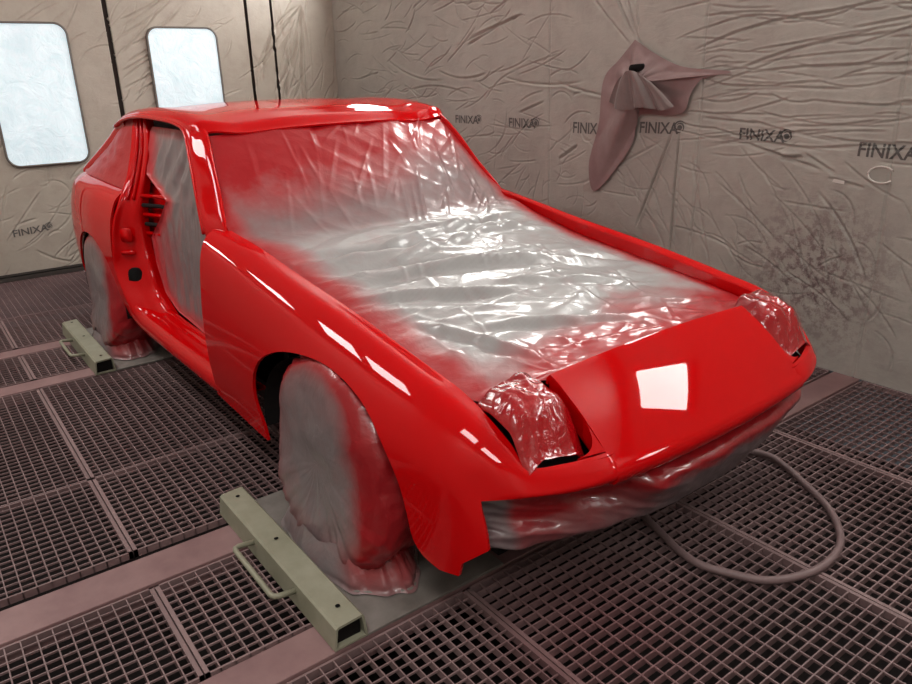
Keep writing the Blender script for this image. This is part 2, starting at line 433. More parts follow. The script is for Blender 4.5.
def printed(text,u0,v0,wd,ht,wall,parent,slope=0,logo=True):
    v,f=lettering(text,wd,ht)
    if logo:
        w_,g=swirl(wd+ht*.12,ht*.55,ht*.62); n=len(v); v=np.vstack([v,w_]); f=f+[tuple(i+n for i in q) for q in g]
    # subdivide so the print follows the creases
    bm=bmesh.new(); vs=[bm.verts.new((p[0],p[1],0)) for p in v]
    for q in f:
        try: bm.faces.new([vs[i] for i in q])
        except Exception: pass
    for it in range(4):
        e=[e for e in bm.edges if e.calc_length()>.012]
        if not e: break
        bmesh.ops.subdivide_edges(bm,edges=e,cuts=1); bmesh.ops.triangulate(bm,faces=bm.faces)
    for x in bm.verts:
        x.co.x+=u0; x.co.y+=v0+slope*(x.co.x-u0)
    U=np.array([x.co.x for x in bm.verts]); Vv=np.array([x.co.y for x in bm.verts])
    if wall=='R':
        D=dispR(U,Vv)
        for x,d in zip(bm.verts,D): x.co=(x.co.x,YR-d-.0022,x.co.y)
    else:
        D=dispB(U,Vv)
        for x,d in zip(bm.verts,D): x.co=(XB+d+.0022,x.co.x,x.co.y)
    me=bpy.data.meshes.new('printed_lettering'); bm.to_mesh(me); bm.free()
    return link('printed_lettering',me,INK,parent,smooth=False)
WR=bpy.data.objects['wall_right']; D1=bpy.data.objects['door_1']
for (u0,u1,v0,v1,sl) in ((-2.68,-2.44,1.035,1.09,0),(-2.09,-1.86,1.03,1.09,0),(-1.50,-1.27,1.02,1.085,0),(-.985,-.75,1.045,1.105,.02),(-.365,-.145,1.045,1.10,-.02),(.222,.445,1.005,1.065,-.02)):
    printed('FINIXA',u0,v0,(u1-u0)*1.10,v1-v0,'R',WR,sl)
printed('FINIXA',-1.03,.318,.235,.05,'B',D1,.08)
# scraps of light tape on the right wall
for P in ([(.135,.885),(.19,.88),(.19,.895),(.14,.90)],):
    pydata('tape_scrap',[(p[0],YR-.012,p[1]) for p in P],[(0,1,2,3)],WHITE,WR,smooth=False)
tube('tape_ring',[(.34+.055*math.cos(a),YR-.012,.935+.035*math.sin(a)) for a in np.linspace(.6,5.6,24)],.004,WHITE,WR,n=6)

# ------------------------------------------------------------------ pinkish film bundle on the right wall
def bundle():
    root=empty('wall_film_bundle',(-.95,YR,1.35)); tag(root,'pinkish crumpled film tented over a fitting on the right wall','film bundle')
    L=lambda x,z:(x+.95,z-1.35)
    rim=[(-1.043,1.53),(-.90,1.455),(-.73,1.39),(-.435,1.358),(-.60,1.325),(-.66,1.25),(-.685,1.17),(-.80,1.145),(-.985,1.135),(-1.015,1.00),(-1.11,.86),(-1.30,.69),(-1.345,.83),(-1.28,1.08),(-1.25,1.34),(-1.15,1.43)]
    R_=cr(np.array([[x,z,0] for x,z in rim+[rim[0]]]),129)[:-1]
    n=len(R_); rings=34; V=[];A=[]
    cx,cz=-.955,1.31
    for r in range(rings+1):
        t=r/rings
        for j,p in enumerate(R_):
            x=cx+(p[0]-cx)*t; z=cz+(p[1]-cz)*t
            a=math.atan2(p[1]-cz,p[0]-cx)
            h=.072*(1-smooth(.12,.9,np.array(t)))+.012*math.sin(a*9+3*t)*t*(1-t)*4+.010*float(fbm(np.array(x*9.),np.array(z*9.),3))*(1-t)
            V.append((x+.95,-(.016+.0*t+max(h,0)*(1-t*.2)),z-1.35))
    gridobj('tented_film',np.array(V).reshape(rings+1,n,3),BUNDLE,root,closed=True)
    # swag of grey folds gathered at the fitting
    nu,nv=90,34; G=np.zeros((nu,nv,3))
    for i in range(nu):
        a=i/(nu-1)*2-1
        for j in range(nv):
            b_=j/(nv-1)
            x=-.955+(.06+.165*b_**.7)*a+.03*b_; z=1.375-.025*a*a-b_*(.20-.05*a*a)+.012*math.sin(5*a+1)*b_
            d=.150+.018*math.sin(a*9+.6*b_)*(.25+.9*b_)*(1-.3*b_)+.007*math.sin(a*19+2)*b_-.045*b_-.018*a*a
            G[i,j]=(x+.95,-max(d,.02),z-1.35)
    gridobj('folded_film',G,BUNDLE2,root)
    tube('wall_fitting',[(-.005,0,.040),(-.005,-.135,.034)],.020,DARK,root,n=16)
bundle()

# ------------------------------------------------------------------ floor: pit, beams, gratings
st(boxes('floor',[(XB-.05,XF,YL,YR,-.42,-.36)],PIT))
tn=2
for (x0,x1) in ((-2.735,-2.62),(-2.165,-2.05),(-.335,-.185),(.275,.398)):
    st(boxes('trim_%d'%tn,[(x0,x1,YL,YR,-.06,0.0),(x0-.012,x0,YL,YR,-.06,-.012),(x1,x1+.012,YL,YR,-.06,-.012)],BEAM,bevel=.003)); tn+=1
XBANDS=[(-4.42,-3.41,'at the window wall'),(-3.40,-2.755,'behind the rear wheels'),(-2.605,-2.18,'between the rear wheel beams'),(-2.035,-.955,'level with the doorway'),(-.951,-.385,'just behind the front wheels'),(-.17,.262,'between the front wheel beams'),(.412,1.42,'ahead of the bumper'),(1.43,2.4,'nearest the camera')]
YBANDS=[(-2.43,-1.317,'far left'),(-1.313,-.612,'left of the car'),(-.608,.234,'near half of the car'),(.238,.960,'far half of the car'),(.964,1.735,'along the right wall')]
def grating(x0,x1,y0,y1,load_x):
    """load_x: the deep bars run along x"""
    B=[]; root_loc=((x0+x1)/2,(y0+y1)/2,0); X0,X1=x0-root_loc[0],x1-root_loc[0]; Y0,Y1=y0-root_loc[1],y1-root_loc[1]
    t=.0035; zb=-.024
    if load_x: px,py=.033,.038
    else: px,py=.033,.046
    ny=max(1,round((Y1-Y0)/py)); nx=max(1,round((X1-X0)/px))
    for i in range(1,ny):
        y=Y0+(Y1-Y0)*i/ny
        B.append((X0,X1,y-t/2 if load_x else y-.002,y+t/2 if load_x else y+.002,zb if load_x else -.008,-.001 if load_x else -.002))
    for i in range(1,nx):
        x=X0+(X1-X0)*i/nx
        B.append((x-(.0018 if load_x else t/2),x+(.0018 if load_x else t/2),Y0,Y1,-.008 if load_x else zb,-.002 if load_x else -.001))
    e=.006
    F=[(X0,X0+e,Y0,Y1,zb,-.0005),(X1-e,X1,Y0,Y1,zb,-.0005),(X0,X1,Y0,Y0+.012,zb,-.0005),(X0,X1,Y1-.012,Y1,zb,-.0005)]
    o=boxes('floor_grating',B+F,GRATE); o.location=root_loc
    return o
for xi,(x0,x1,xl) in enumerate(XBANDS):
    for yi,(y0,y1,yl) in enumerate(YBANDS):
        if yi==0 and xi>=7: pass
        o=grating(x0,x1,y0,y1,yi<2)
        tag(o,'steel floor grating %s, %s'%(xl,yl),'floor grating','steel gratings set in the booth floor')

# ------------------------------------------------------------------ the car
CAR=empty('car',(0,-.02,0),math.radians(1.0))
tag(CAR,'red stripped sports car shell, freshly sprayed, standing masked in the booth','car')

def S(*p): return np.array(p,float)
# stations: P0 inner top, P1 crown, P2 shoulder, P3 widest / lip, P4 lower, P5 bottom   (y outward positive)
SIDE=[
 S((-.93,.668,.868),(-.925,.713,.861),(-.888,.772,.818),(-.857,.814,.63),(-.852,.82,.43),(-.862,.803,.245)),
 S((-.65,.653,.832),(-.65,.701,.827),(-.65,.771,.778),(-.65,.818,.605),(-.65,.824,.42),(-.65,.805,.235)),
 S((-.4,.648,.792),(-.4,.7005,.789),(-.4,.771,.7385),(-.4,.82,.59),(-.4,.828,.43),(-.4,.81,.23)),
 S((0,.645,.737),(0,.70,.737),(0,.772,.687),(0,.825,.575),(0,.832,.44),(0,.815,.24)),
 S((.3,.645,.687),(.3,.70,.688),(.3,.767,.642),(.3,.818,.55),(.3,.826,.42),(.3,.815,.22)),
 S((.48,.645,.655),(.48,.698,.653),(.485,.755,.610),(.49,.795,.53),(.50,.802,.41),(.50,.800,.21)),
 S((.575,.642,.615),(.578,.683,.613),(.582,.732,.573),(.588,.768,.505),(.61,.775,.40),(.62,.782,.21)),
 S((.632,.636,.578),(.634,.668,.573),(.637,.705,.54),(.640,.733,.480),(.675,.745,.39),(.715,.758,.21)),
]
NOSE=[
 S((.682,.628,.535),(.689,.640,.527),(.699,.658,.503),(.704,.670,.478),(.690,.660,.462),(.645,.635,.455)),
 S((.718,.545,.526),(.730,.550,.519),(.748,.558,.497),(.757,.562,.477),(.742,.556,.461),(.69,.545,.455)),
 S((.748,.432,.528),(.762,.433,.517),(.781,.434,.499),(.789,.435,.478),(.775,.434,.460),(.72,.43,.452)),
 S((.744,.405,.526),(.758,.405,.514),(.777,.405,.496),(.785,.405,.477),(.771,.405,.462),(.72,.405,.454)),
]
def fender_grid():
    nu_prof=np.concatenate([np.linspace(0,3,19),np.linspace(3,5,13)[1:]])
    ALL=SIDE+NOSE
    A=np.array([cr(s,ts=nu_prof) for s in ALL])            # (S,31,3)
    ns=len(SIDE); nall=len(ALL)
    tall=np.concatenate([np.linspace(0,ns-1,15*(ns-1)+1),np.linspace(ns-1,nall-1,10*(nall-ns)+1)[1:]])
    nside=15*(ns-1)+1
    G=np.zeros((len(tall),A.shape[1],3))
    for j in range(A.shape[1]):
        G[:,j]=cr(A[:,j],ts=tall)
        if j>18:
            G[:nside,j]=cr(A[:ns,j],ts=tall[:nside]); G[nside-1:,j]=cr(A[ns-1:,j],ts=tall[nside-1:]-(ns-1))
    return G,nside
FG,NS=fender_grid()
ARCH=[(-.395,.10),(-.40,.28),(-.43,.38),(-.41,.47),(-.345,.545),(-.24,.60),(-.11,.632),(.03,.642),(.16,.625),(.275,.587),(.355,.53),(.415,.45),(.445,.36),(.458,.30),(.49,.265),(.55,.250),(.612,.262),(.620,.300),(.692,.366),(.76,.372),(.76,.10)]
def dens(poly,k=3):
    P=[]
    for i in range(len(poly)-1):
        for s in range(k): P.append(tuple(np.array(poly[i])*(1-s/k)+np.array(poly[i+1])*s/k))
    P.append(poly[-1]); return P
ARCHs=[ARCH[0]]+[(float(a[0]),float(a[1])) for a in cr(np.array([[x,z,0] for x,z in ARCH[1:-5]]),40)]+[tuple(map(float,q)) for q in ARCH[-5:]]
ARCHf=ARCHs[:34]+[(.52,.30),(.585,.45),(.76,.455),(.76,.10)]
def front_fender(sg,lab):
    G=FG.copy(); nr,nc=G.shape[:2]
    # return flange along the inner edge (drip channel / lamp pocket wall)
    fl=G[:,0].copy(); fl[:,2]-=.06; fl[:,1]-=.003; fl2=G[:,0].copy(); fl2[:,2]-=.004; fl2[:,1]-=.004
    G=np.concatenate([fl[:,None],fl2[:,None],G],axis=1); nc+=2
    G[...,1]*=sg
    F=[]
    for i in range(nr-1):
        for j in range(nc-1):
            if i>=NS-1 and 21<=j and i<NS+9: continue
            F.append((i*nc+j,i*nc+j+1,(i+1)*nc+j+1,(i+1)*nc+j) if sg<0 else (i*nc+j,(i+1)*nc+j,(i+1)*nc+j+1,i*nc+j+1))
    o=pydata('front_fender',G.reshape(-1,3),F,PAINT,CAR)
    cut_xz(o,ARCHs if sg<0 else ARCHf,sg)
    m=o.modifiers.new('t','SOLIDIFY'); m.thickness=.010; m.offset=-1; split(o)
    o.data.set_sharp_from_angle(angle=math.radians(38))
    return o
ff=front_fender(-1,0); front_fender(1,0)
# nose panel between the lamp pockets
def nose_panel():
    ys=np.linspace(-.43,.43,49); rows=[]
    for y in ys:
        q=(y/.43)**2; k=1-q; xl=.812-.023*q; prof=[(.548,y,.640+.012*k),(.551,y,.655+.012*k)]
        A=np.array([.557,.6625+.012*k]); B=np.array([xl-.024,.500+.005*k])
        for t in np.linspace(0,1,30):
            p=A*(1-t)+B*t; b_=.010*4*t*(1-t); prof.append((p[0]+b_*.63,y,p[1]+b_*.77))
        C=np.array([xl+.004,.484]); D=np.array([xl-.014,.459])
        for t in np.linspace(0,1,13)[1:]:
            p=(1-t)**2*B+2*t*(1-t)*C+t*t*D; prof.append((p[0],y,p[1]))
        prof.append((xl-.069,y,.452)); rows.append(np.array(prof))
    G=np.array(rows)
    o=gridobj('nose_panel',G[:,::-1],PAINT,CAR,thick=.008)
    for sg,idx in ((-1,0),(1,-1)):
        r=G[idx][1:31]; b=r.copy(); b[:,2]-=.07; b[:,1]-=sg*.01
        # rounded inner corner of the pocket opening
        gridobj('pocket_wall',np.array([r,b]) if sg>0 else np.array([b,r]),PAINT,CAR)
        C=np.array([.748,sg*.43,.5285]); A=np.array([.672,sg*.43,.587]); B=np.array([.726,sg*.505,.5265])
        arc=[]
        for t in np.linspace(0,1,14):
            p=(1-t)**2*A+2*t*(1-t)*(C*.92+.08*(A+B)/2)+t*t*B; arc.append(p+np.array([0,0,.002]))
        V=[C+np.array([0,0,.002])]+arc+[p-np.array([0,0,.05]) for p in arc]; k=len(arc)
        F=[(0,i+1,i+2) if sg<0 else (0,i+2,i+1) for i in range(k-1)]+[(i+1,k+i+1,k+i+2,i+2) for i in range(k-1)]
        q=pydata('pocket_corner',V,F,PAINT,CAR); q.data.set_sharp_from_angle(angle=math.radians(38))
nose_panel()
# lamp pocket floors
for sg in (-1,1):
    G=np.array([[(.53,sg*.43,.55),(.53,sg*.645,.55)],[(.735,sg*.43,.465),(.69,sg*.64,.465)],[(.76,sg*.43,.50),(.71,sg*.63,.50)]])
    gridobj('lamp_pocket',G,DARK,CAR)

# roof
def roof():
    GX=[(-1.26,.615,1.203,1.236,-1.215),(-1.38,.619,1.221,1.262,-1.35),(-1.62,.621,1.236,1.279,-1.62),(-1.95,.617,1.233,1.276,-1.97),(-2.25,.605,1.208,1.255,-2.28),(-2.46,.592,1.168,1.225,-2.50)]
    stt=[]
    for (x,yg,zg,zc,xc) in GX:
        half=[(x,yg+.012,zg-.012),(x,yg+.006,zg+.008),(x+(xc-x)*.15,yg-.03,zg+.028 if zc-zg>.03 else zg+.02),(x+(xc-x)*.45,yg*.72,zc-.014),(x+(xc-x)*.8,yg*.38,zc-.003),(xc,0,zc)]
        full=half+[(a,-b,c_) for a,b,c_ in half[-2::-1]]
        stt.append(np.array(full))
    G=loft(np.array(stt),50,61)
    # header: roll the leading edge down to the screen
    fr=G[0].copy(); h=[]
    for (dx,dz) in ((.066,-.040),(.058,-.037),(.044,-.026),(.028,-.012),(.013,-.0035)):
        r=fr.copy(); k=1-smooth(.50,.60,np.abs(fr[:,1])); r[:,0]+=dx*(.7+.3*k); r[:,2]+=dz; r[:,1]*=.985; h.append(r)
    G=np.concatenate([np.array(h),G])
    gridobj('roof_panel',G[::-1],PAINT,CAR,thick=.008)
roof()
# windscreen pillars
def pillar(sg):
    b_=[S((-.97,.715,.79),(-.962,.724,.825),(-.945,.722,.838),(-.90,.700,.838),(-.85,.674,.832),(-.84,.666,.79)),
        S((-1.005,.716,.845),(-.998,.724,.868),(-.982,.722,.880),(-.94,.702,.881),(-.885,.674,.872),(-.878,.664,.838)),
        S((-1.12,.684,.955),(-1.112,.692,.980),(-1.095,.690,.993),(-1.05,.668,.994),(-1.0,.640,.986),(-.995,.630,.95)),
        S((-1.23,.655,1.085),(-1.222,.662,1.106),(-1.205,.660,1.119),(-1.16,.638,1.119),(-1.115,.610,1.110),(-1.11,.600,1.072)),
        S((-1.335,.622,1.172),(-1.328,.631,1.192),(-1.31,.628,1.206),(-1.265,.606,1.208),(-1.215,.580,1.198),(-1.208,.570,1.158)),
        S((-1.43,.608,1.19),(-1.42,.618,1.208),(-1.40,.616,1.222),(-1.35,.596,1.228),(-1.29,.57,1.222),(-1.28,.56,1.17))]
    G=loft(np.array(b_),40,26); G[...,1]*=sg
    if sg>0: G=G[:,::-1]
    gridobj('windscreen_pillar',G,PAINT,CAR,thick=.02)
    # thin raised drip rail
    P=[(-.985,.726,.840),(-1.10,.694,.978),(-1.205,.664,1.105),(-1.31,.635,1.190),(-1.42,.628,1.215),(-1.65,.632,1.228),(-1.98,.628,1.226),(-2.27,.615,1.200),(-2.47,.603,1.162)]
    P=cr(np.array(P),50); P[:,1]*=sg
    tube('drip_rail',P,.0075,PAINT,CAR,n=8)
pillar(-1); pillar(1)

# door aperture: jamb / B pillar, sill, quarter panel
JZ=[(1.222,-2.14,.590,-1.99,.572),(1.16,-2.125,.612,-1.935,.590),(1.09,-2.10,.635,-1.905,.606),(.95,-2.065,.690,-1.912,.645),(.85,-2.03,.752,-1.940,.664),(.74,-2.03,.800,-1.960,.676),(.61,-2.04,.820,-1.940,.684),(.53,-2.05,.825,-1.905,.686),(.42,-1.99,.822,-1.84,.688),(.33,-1.92,.812,-1.66,.690),(.28,-1.86,.80,-1.55,.69)]
def jamb(sg):
    stt=[]
    for (z,xo,yo,xi,yi) in JZ:
        dx=xi-xo; st0=.022 if z>.95 else .03
        stt.append(S((xo,yo,z),(xo+.012,yo-.003,z),(xo+dx*.22,yo-st0,z),(xo+dx*.5,(yo-st0)*.6+yi*.4,z),(xo+dx*.82,(yo-st0)*.2+yi*.8+.012,z),(xi,yi+.006,z),(xi-.01,yi-.03,z)))
    G=loft(np.array(stt),60,24); G[...,1]*=sg
    if sg<0: G=G[:,::-1]
    o=gridobj('door_pillar',G,PAINT,CAR,thick=.01)
    # raised ribs of the upper pillar
    for (off) in (.30,.62):
        P=[]
        for (z,xo,yo,xi,yi) in JZ[:5]: P.append((xo+(xi-xo)*off,(yo-.02)*(1-off)+yi*off+.010,z))
        P=cr(np.array(P),24); P[:,1]*=sg
        tube('pillar_rib',P,.009,PAINT,o,n=8)
    # latch opening and striker details
    def patch(name,x,z,y,rx,rz,mat,depth=.01,tilt=.2):
        V=[];n=20
        for k,(s,d) in enumerate(((1,0),(.93,depth))):
            for i in range(n):
                a=2*math.pi*i/n; cx_=abs(math.cos(a))**.6*math.copysign(1,math.cos(a)); cz_=abs(math.sin(a))**.6*math.copysign(1,math.sin(a))
                V.append((x+rx*s*cx_,sg*(y+d-(cx_*rx)*.9),z+rz*s*cz_))
        F=[tuple(range(n,2*n))]+[(i,(i+1)%n,n+(i+1)%n,n+i) for i in range(n)]
        pydata(name,V,F,mat,o)
    patch('latch_opening',-1.955,.465,.750,.026,.066,BLACK,.010)  # black oval: depth of the opening painted as shade
    patch('striker_plate',-1.985,.685,.752,.018,.035,PAINT,.014)
    patch('striker_plate',-1.985,.60,.757,.024,.012,PAINT,.012)
    return o
jamb(-1); jamb(1)
def sill(sg):
    stt=[]
    for (x,dz,o_) in ((-1.985,.10,0),(-1.93,.06,0),(-1.84,.022,0),(-1.6,.006,0),(-1.3,0,0),(-.82,0,0)):
        stt.append(S((x,.66,.30+dz),(x,.676,.345+dz),(x,.70,.345+dz),(x,.722,.332+dz),(x,.760,.326+dz),(x,.795,.308+dz),(x,.808,.282+dz*.6),(x,.800,.248+dz*.3),(x,.76,.235),(x,.62,.225)))
    G=loft(np.array(stt),40,36); G[...,1]*=sg
    if sg>0: G=G[:,::-1]
    gridobj('door_sill',G,PAINT,CAR,thick=.008)
sill(-1); sill(1)
def ymaxq(x): return float(np.interp(-x,[1.8,2.03,2.43,2.8,3.0,3.15,3.25,3.30],[.815,.824,.842,.826,.79,.735,.655,.57]))
def quarter(sg):
    zs=[.895,.885,.85,.78,.70,.61,.53,.42,.345,.27]
    dy=[.125,.10,.055,.024,.008,0,0,.004,.012,.03]
    jx=lambda z: float(np.interp(z,[j[0] for j in JZ[::-1]],[j[1] for j in JZ[::-1]]))
    stt=[]
    for t in (0,.12,.3,.5,.65,.78,.88,.95,1.0):
        row=[]
        for z,d in zip(zs,dy):
            xf=jx(z) if z>.345 else jx(.345); xr=-3.27 if z>.5 else -3.27+.12*(.5-z)/.25
            x=xf+(xr-xf)*t
            zz=z+ (0 if z<.6 else -.075*max(0,(t-.7)/.3)**1.5*(z-.6)/.295) + (.012*math.sin(math.pi*t) if z>.8 else 0)
            row.append((x,ymaxq(x)-d,zz))
        stt.append(np.array(row))
    G=loft(np.array(stt),60,36); G[...,1]*=sg
    if sg<0: G=G[::-1]
    o=gridobj('quarter_panel',G,PAINT,CAR)
    A=[(-2.82,.10)]+[(-2.43+.385*math.cos(a),.30+.345*math.sin(a)) for a in np.radians(np.linspace(180,0,33))]+[(-2.045,.10)]
    A=[(-2.815,.10)]+A[1:-1]+[(-2.045,.10)]
    cut_xz(o,A,sg)
    m=o.modifiers.new('t','SOLIDIFY'); m.thickness=.010; m.offset=-1; split(o)
quarter(-1); quarter(1)
# tail, hatch, rear pillars, quarter windows
def tail():
    rows=[]
    for z,x in ((.86,-3.02),(.855,-3.12),(.83,-3.24),(.80,-3.29),(.70,-3.315),(.55,-3.31),(.42,-3.27),(.33,-3.18)):
        ys=np.linspace(-1,1,31); 
        yw=ymaxq(-3.0 if x>-3.05 else max(x,-3.27))-(.10 if z>.82 else .03)
        rows.append([(x+.12*abs(s)**4 *(1 if z<.84 else .3),s*yw,z) for s in ys])
    G=np.array(rows); G=np.stack([cr(G[:,j],30) for j in range(31)],1)
    gridobj('tail_panel',G,PAINT,CAR,thick=.008)
tail()
GUT=[(-2.30,.592,1.205),(-2.46,.586,1.165),(-2.70,.588,1.078),(-2.92,.602,.995),(-3.12,.622,.918),(-3.2,.63,.885)]
def rear():
    rows=[]
    for i,(x,y,z) in enumerate(cr(np.array(GUT),30)):
        c_=.030*(1-i/29)+.012; rows.append([(x-.06*(1-s*s),s*(y-.03),z+c_*(1-s*s)**.8+.004) for s in np.linspace(-1,1,25)])
    G=np.array(rows); 
    att=np.clip(1.1-.0*G[...,0],0,1)
    gridobj('hatch_window',G[:,::-1],FILM,CAR,attr=np.full(G.shape[:2],.95))
    for sg in (-1,1):
        P=cr(np.array(GUT),34)
        stt=[]
        for (x,y,z) in P: stt.append([(x-.03,sg*(y-.05),z+.012),(x-.01,sg*(y-.012),z+.018),(x,sg*(y+.008),z+.004),(x+.01,sg*(y+.010),z-.022),(x+.03,sg*(y+.006),z-.04)])
        G=np.array(stt); G=np.stack([cr(G[i],12) for i in range(len(G))],0)
        if sg<0: G=G[:,::-1]
        gridobj('rear_pillar',G,PAINT,CAR,thick=.012)
        # filmed quarter window, red with overspray
        bot=cr(np.array([(-2.03,.715,.893),(-2.4,.728,.905),(-2.8,.71,.905),(-3.12,.64,.893)]),34)
        top=cr(np.array([(-2.13,.59,1.215),(-2.32,.592,1.185),(-2.70,.592,1.05),(-3.12,.626,.905)]),34)
        G=np.zeros((34,20,3))
        for j in range(20):
            k=j/19; G[:,j]=bot*(1-k)+top*k
        U=G[...,0]; W=G[...,2]
        G[...,1]-=.018*np.sin(np.linspace(0,math.pi,20))[None,:]-.012*ridged(U*7+W*5,W*9,2)*np.sin(np.linspace(0,math.pi,20))[None,:]*np.sin(np.linspace(0,math.pi,34))[:,None]
        G[...,1]*=sg
        if sg>0: G=G[:,::-1]
        gridobj('quarter_window',G,FILM_QUARTER,CAR,attr=1.1-.25*np.exp(-(((U+2.5)/.25)**2+((W-1.0)/.1)**2)))
rear()
# body inside: dark floor pan and bulkheads added to block light, wheel housings
boxes('floor_pan_light_block',[(-3.1,.55,-.60,.60,.20,.23),(-3.1,-2.9,-.55,.55,.22,.60),(-.55,.5,-.50,-.47,.22,.62),(-.55,.5,.47,.50,.22,.62),(.50,.53,-.60,.60,.22,.50),(-.62,-.58,-.62,.62,.22,.78),(-2.9,-2.0,-.50,-.47,.22,.80),(-2.9,-2.0,.47,.50,.22,.80),(-.55,.5,-.47,.47,.55,.58)],DARK,CAR)
def housing(sg,xc,zc,ra,rb,y0,y1):
    rows=[]
    for t in np.linspace(-.12,math.pi+.12,40):
        rows.append([(xc+ra*math.cos(t),sg*y,zc+rb*math.sin(t)) for y in (y0,(y0+y1)/2,y1)])
    gridobj('wheel_housing',np.array(rows),DARK,CAR)
for sg in (-1,1):
    housing(sg,.03,.30,.475,.325,.46,.79); housing(sg,-2.43,.30,.40,.345,.46,.81)
boxes('dashboard',[(-1.15,-.70,-.60,.60,.60,.76)],plain('dash_dark',(.03,.025,.03),.6),CAR,bevel=.03)
# red inner side panels seen through the doorway
for sg in (-1,1):
    G=np.array([[(-1.55,sg*.60,.36),(-1.55,sg*.58,1.0)],[(-1.95,sg*.655,.36),(-1.95,sg*.60,1.0)],[(-2.3,sg*.66,.36),(-2.3,sg*.56,1.05)]])
    o=gridobj('inner_side_panel',G,PAINT,CAR)
    for z in (.70,.745,.79,.835,.88): tube('panel_rib',[(-1.60,sg*.612,z),(-1.78,sg*.640,z),(-1.94,sg*.668,z-.01)],.010,DARK if z in (.745,.835) else PAINT,o,n=8)

# ------------------------------------------------------------------ masking films (lie on the car, things of their own)
def child_of_car_space(o):      # same placement as the car, kept top-level
    o.location=CAR.location; o.rotation_euler=CAR.rotation_euler; return o
def main_film():
    nu,nv=400,240
    V=np.linspace(0,1,nu); S_=np.linspace(-1,1,nv)
    cen=np.array([(.600,0,.630),(.552,0,.664),(.50,0,.668),(.30,0,.698),(0,0,.742),(-.35,0,.790),(-.58,0,.820),(-.68,0,.838),(-.72,0,.862),(-.80,0,.920),(-.93,0,1.015),(-1.06,0,1.115),(-1.165,0,1.195)])
    edg=np.array([(.590,.42,.625),(.545,.43,.650),(.50,.60,.625),(.30,.638,.650),(0,.640,.690),(-.35,.641,.738),(-.60,.642,.793),(-.74,.640,.832),(-.83,.668,.838),(-.895,.670,.880),(-1.00,.645,.968),(-1.115,.616,1.085),(-1.205,.588,1.174)])
    C=cr(cen,ts=np.linspace(0,len(cen)-1,nu)); E=cr(edg,ts=np.linspace(0,len(edg)-1,nu))
    G=np.zeros((nu,nv,3))
    for j,s in enumerate(S_):
        k=abs(s)**2.2
        G[:,j,0]=C[:,0]*(1-k)+E[:,0]*k; G[:,j,2]=C[:,2]*(1-k)+E[:,2]*k; G[:,j,1]=E[:,1]*s
    X=G[...,0].copy(); Y=G[...,1].copy()
    hood=smooth(-.75,-.60,X)                 # 1 over the bonnet opening, 0 on the screen
    edge=1-np.abs(S_)[None,:]**6
    # folds: across the cowl and bonnet, fanning out diagonally towards the corners
    wx=X+.10*fbm(X*1.7,Y*1.7+4,2)
    f1=ridged((wx+Y*.10)*5.5,Y*.9+3,2)        # long cross folds
    f2=ridged((X*.8+Y*.9)*4.2+7,(Y-X)*1.2,2)  # diagonals
    f3=ridged((X*.9-Y*.8)*5+2,(Y+X)*1.0,2)
    fan=smooth(-.1,.6,X)
    h=hood*(.010*(f1-1)*(1-.5*fan)+.009*(f2-1)*(.35+.65*fan)+.007*(f3-1)*fan)+(1-hood)*(.010*(f2-1)*smooth(-.3,.4,Y)+.006*(f3-1)+.003*(f1-1))
    h+=.003*fbm(X*5,Y*5,2)
    r_=random.Random(11)
    def crs(n,xr,yr,ang,sd,ln,wd,am):
        nonlocal h
        for i in range(n):
            x=r_.uniform(*xr); y=r_.uniform(*yr); g=math.radians(ang+r_.gauss(0,sd)); l=r_.uniform(*ln); wv=r_.uniform(*wd); a=r_.uniform(*am)
            cx_,sx_=math.cos(g),math.sin(g)
            sel=(np.abs(X-x)<l*abs(cx_)/2+.06)&(np.abs(Y-y)<l*abs(sx_)/2+.06)
            if not sel.any(): continue
            s_=((X[sel]-x)*cx_+(Y[sel]-y)*sx_)/l+.5; t=-(X[sel]-x)*sx_+(Y[sel]-y)*cx_
            win=np.clip(np.minimum(s_,1-s_)*3,0,1); h[sel]+=.85*a*win*(np.exp(-np.abs(t)/wv)-.5*np.exp(-np.abs(t-2.2*wv)/(1.6*wv)))
    crs(46,(-.65,.5),(-.6,.6),74,12,(.25,.9),(.006,.014),(.003,.009))
    crs(60,(-.3,.5),(-.6,.6),40,45,(.08,.3),(.004,.009),(.002,.006))
    crs(40,(-.65,.1),(-.1,.6),60,25,(.1,.35),(.004,.009),(.003,.008))
    crs(36,(-1.15,-.72),(-.2,.6),-35,16,(.1,.45),(.005,.011),(.003,.008))
    crs(10,(-1.15,-.72),(-.55,-.1),-15,12,(.15,.4),(.006,.012),(.002,.005))
    h*=edge*smooth(0,6,np.arange(nu))[:,None]
    for (x0,y0,x1,y1,wd,a) in ((-.55,-.60,-.36,.10,.030,-.026),(-.42,-.60,.02,.62,.034,-.030),(-.62,-.2,-.40,.62,.02,.014),(-.45,-.45,-.60,.60,.018,.022),(-.30,-.50,-.52,.62,.016,.018),(-.28,-.52,-.05,.30,.02,.02),(-.20,-.60,.10,-.10,.018,.02),(-.02,-.15,.20,.35,.018,.015),(.2,-.4,.42,.1,.015,.016),(.05,-.5,.45,-.35,.016,.018)):
        L=math.hypot(x1-x0,y1-y0); cx_,sx_=(x1-x0)/L,(y1-y0)/L
        s=((X-x0)*cx_+(Y-y0)*sx_)/L; t=-(X-x0)*sx_+(Y-y0)*cx_
        win=np.clip(np.minimum(s,1-s)*4,0,1); h+=a*win*(np.exp(-(t/wd)**2)-.6*np.exp(-((t+1.6*wd)/wd)**2))*edge
    # normal direction roughly: up over bonnet, leaning forward on the screen
    nx=(1-hood)*.53; nz=np.sqrt(1-nx*nx)
    G[...,0]+=h*nx; G[...,2]+=h*nz
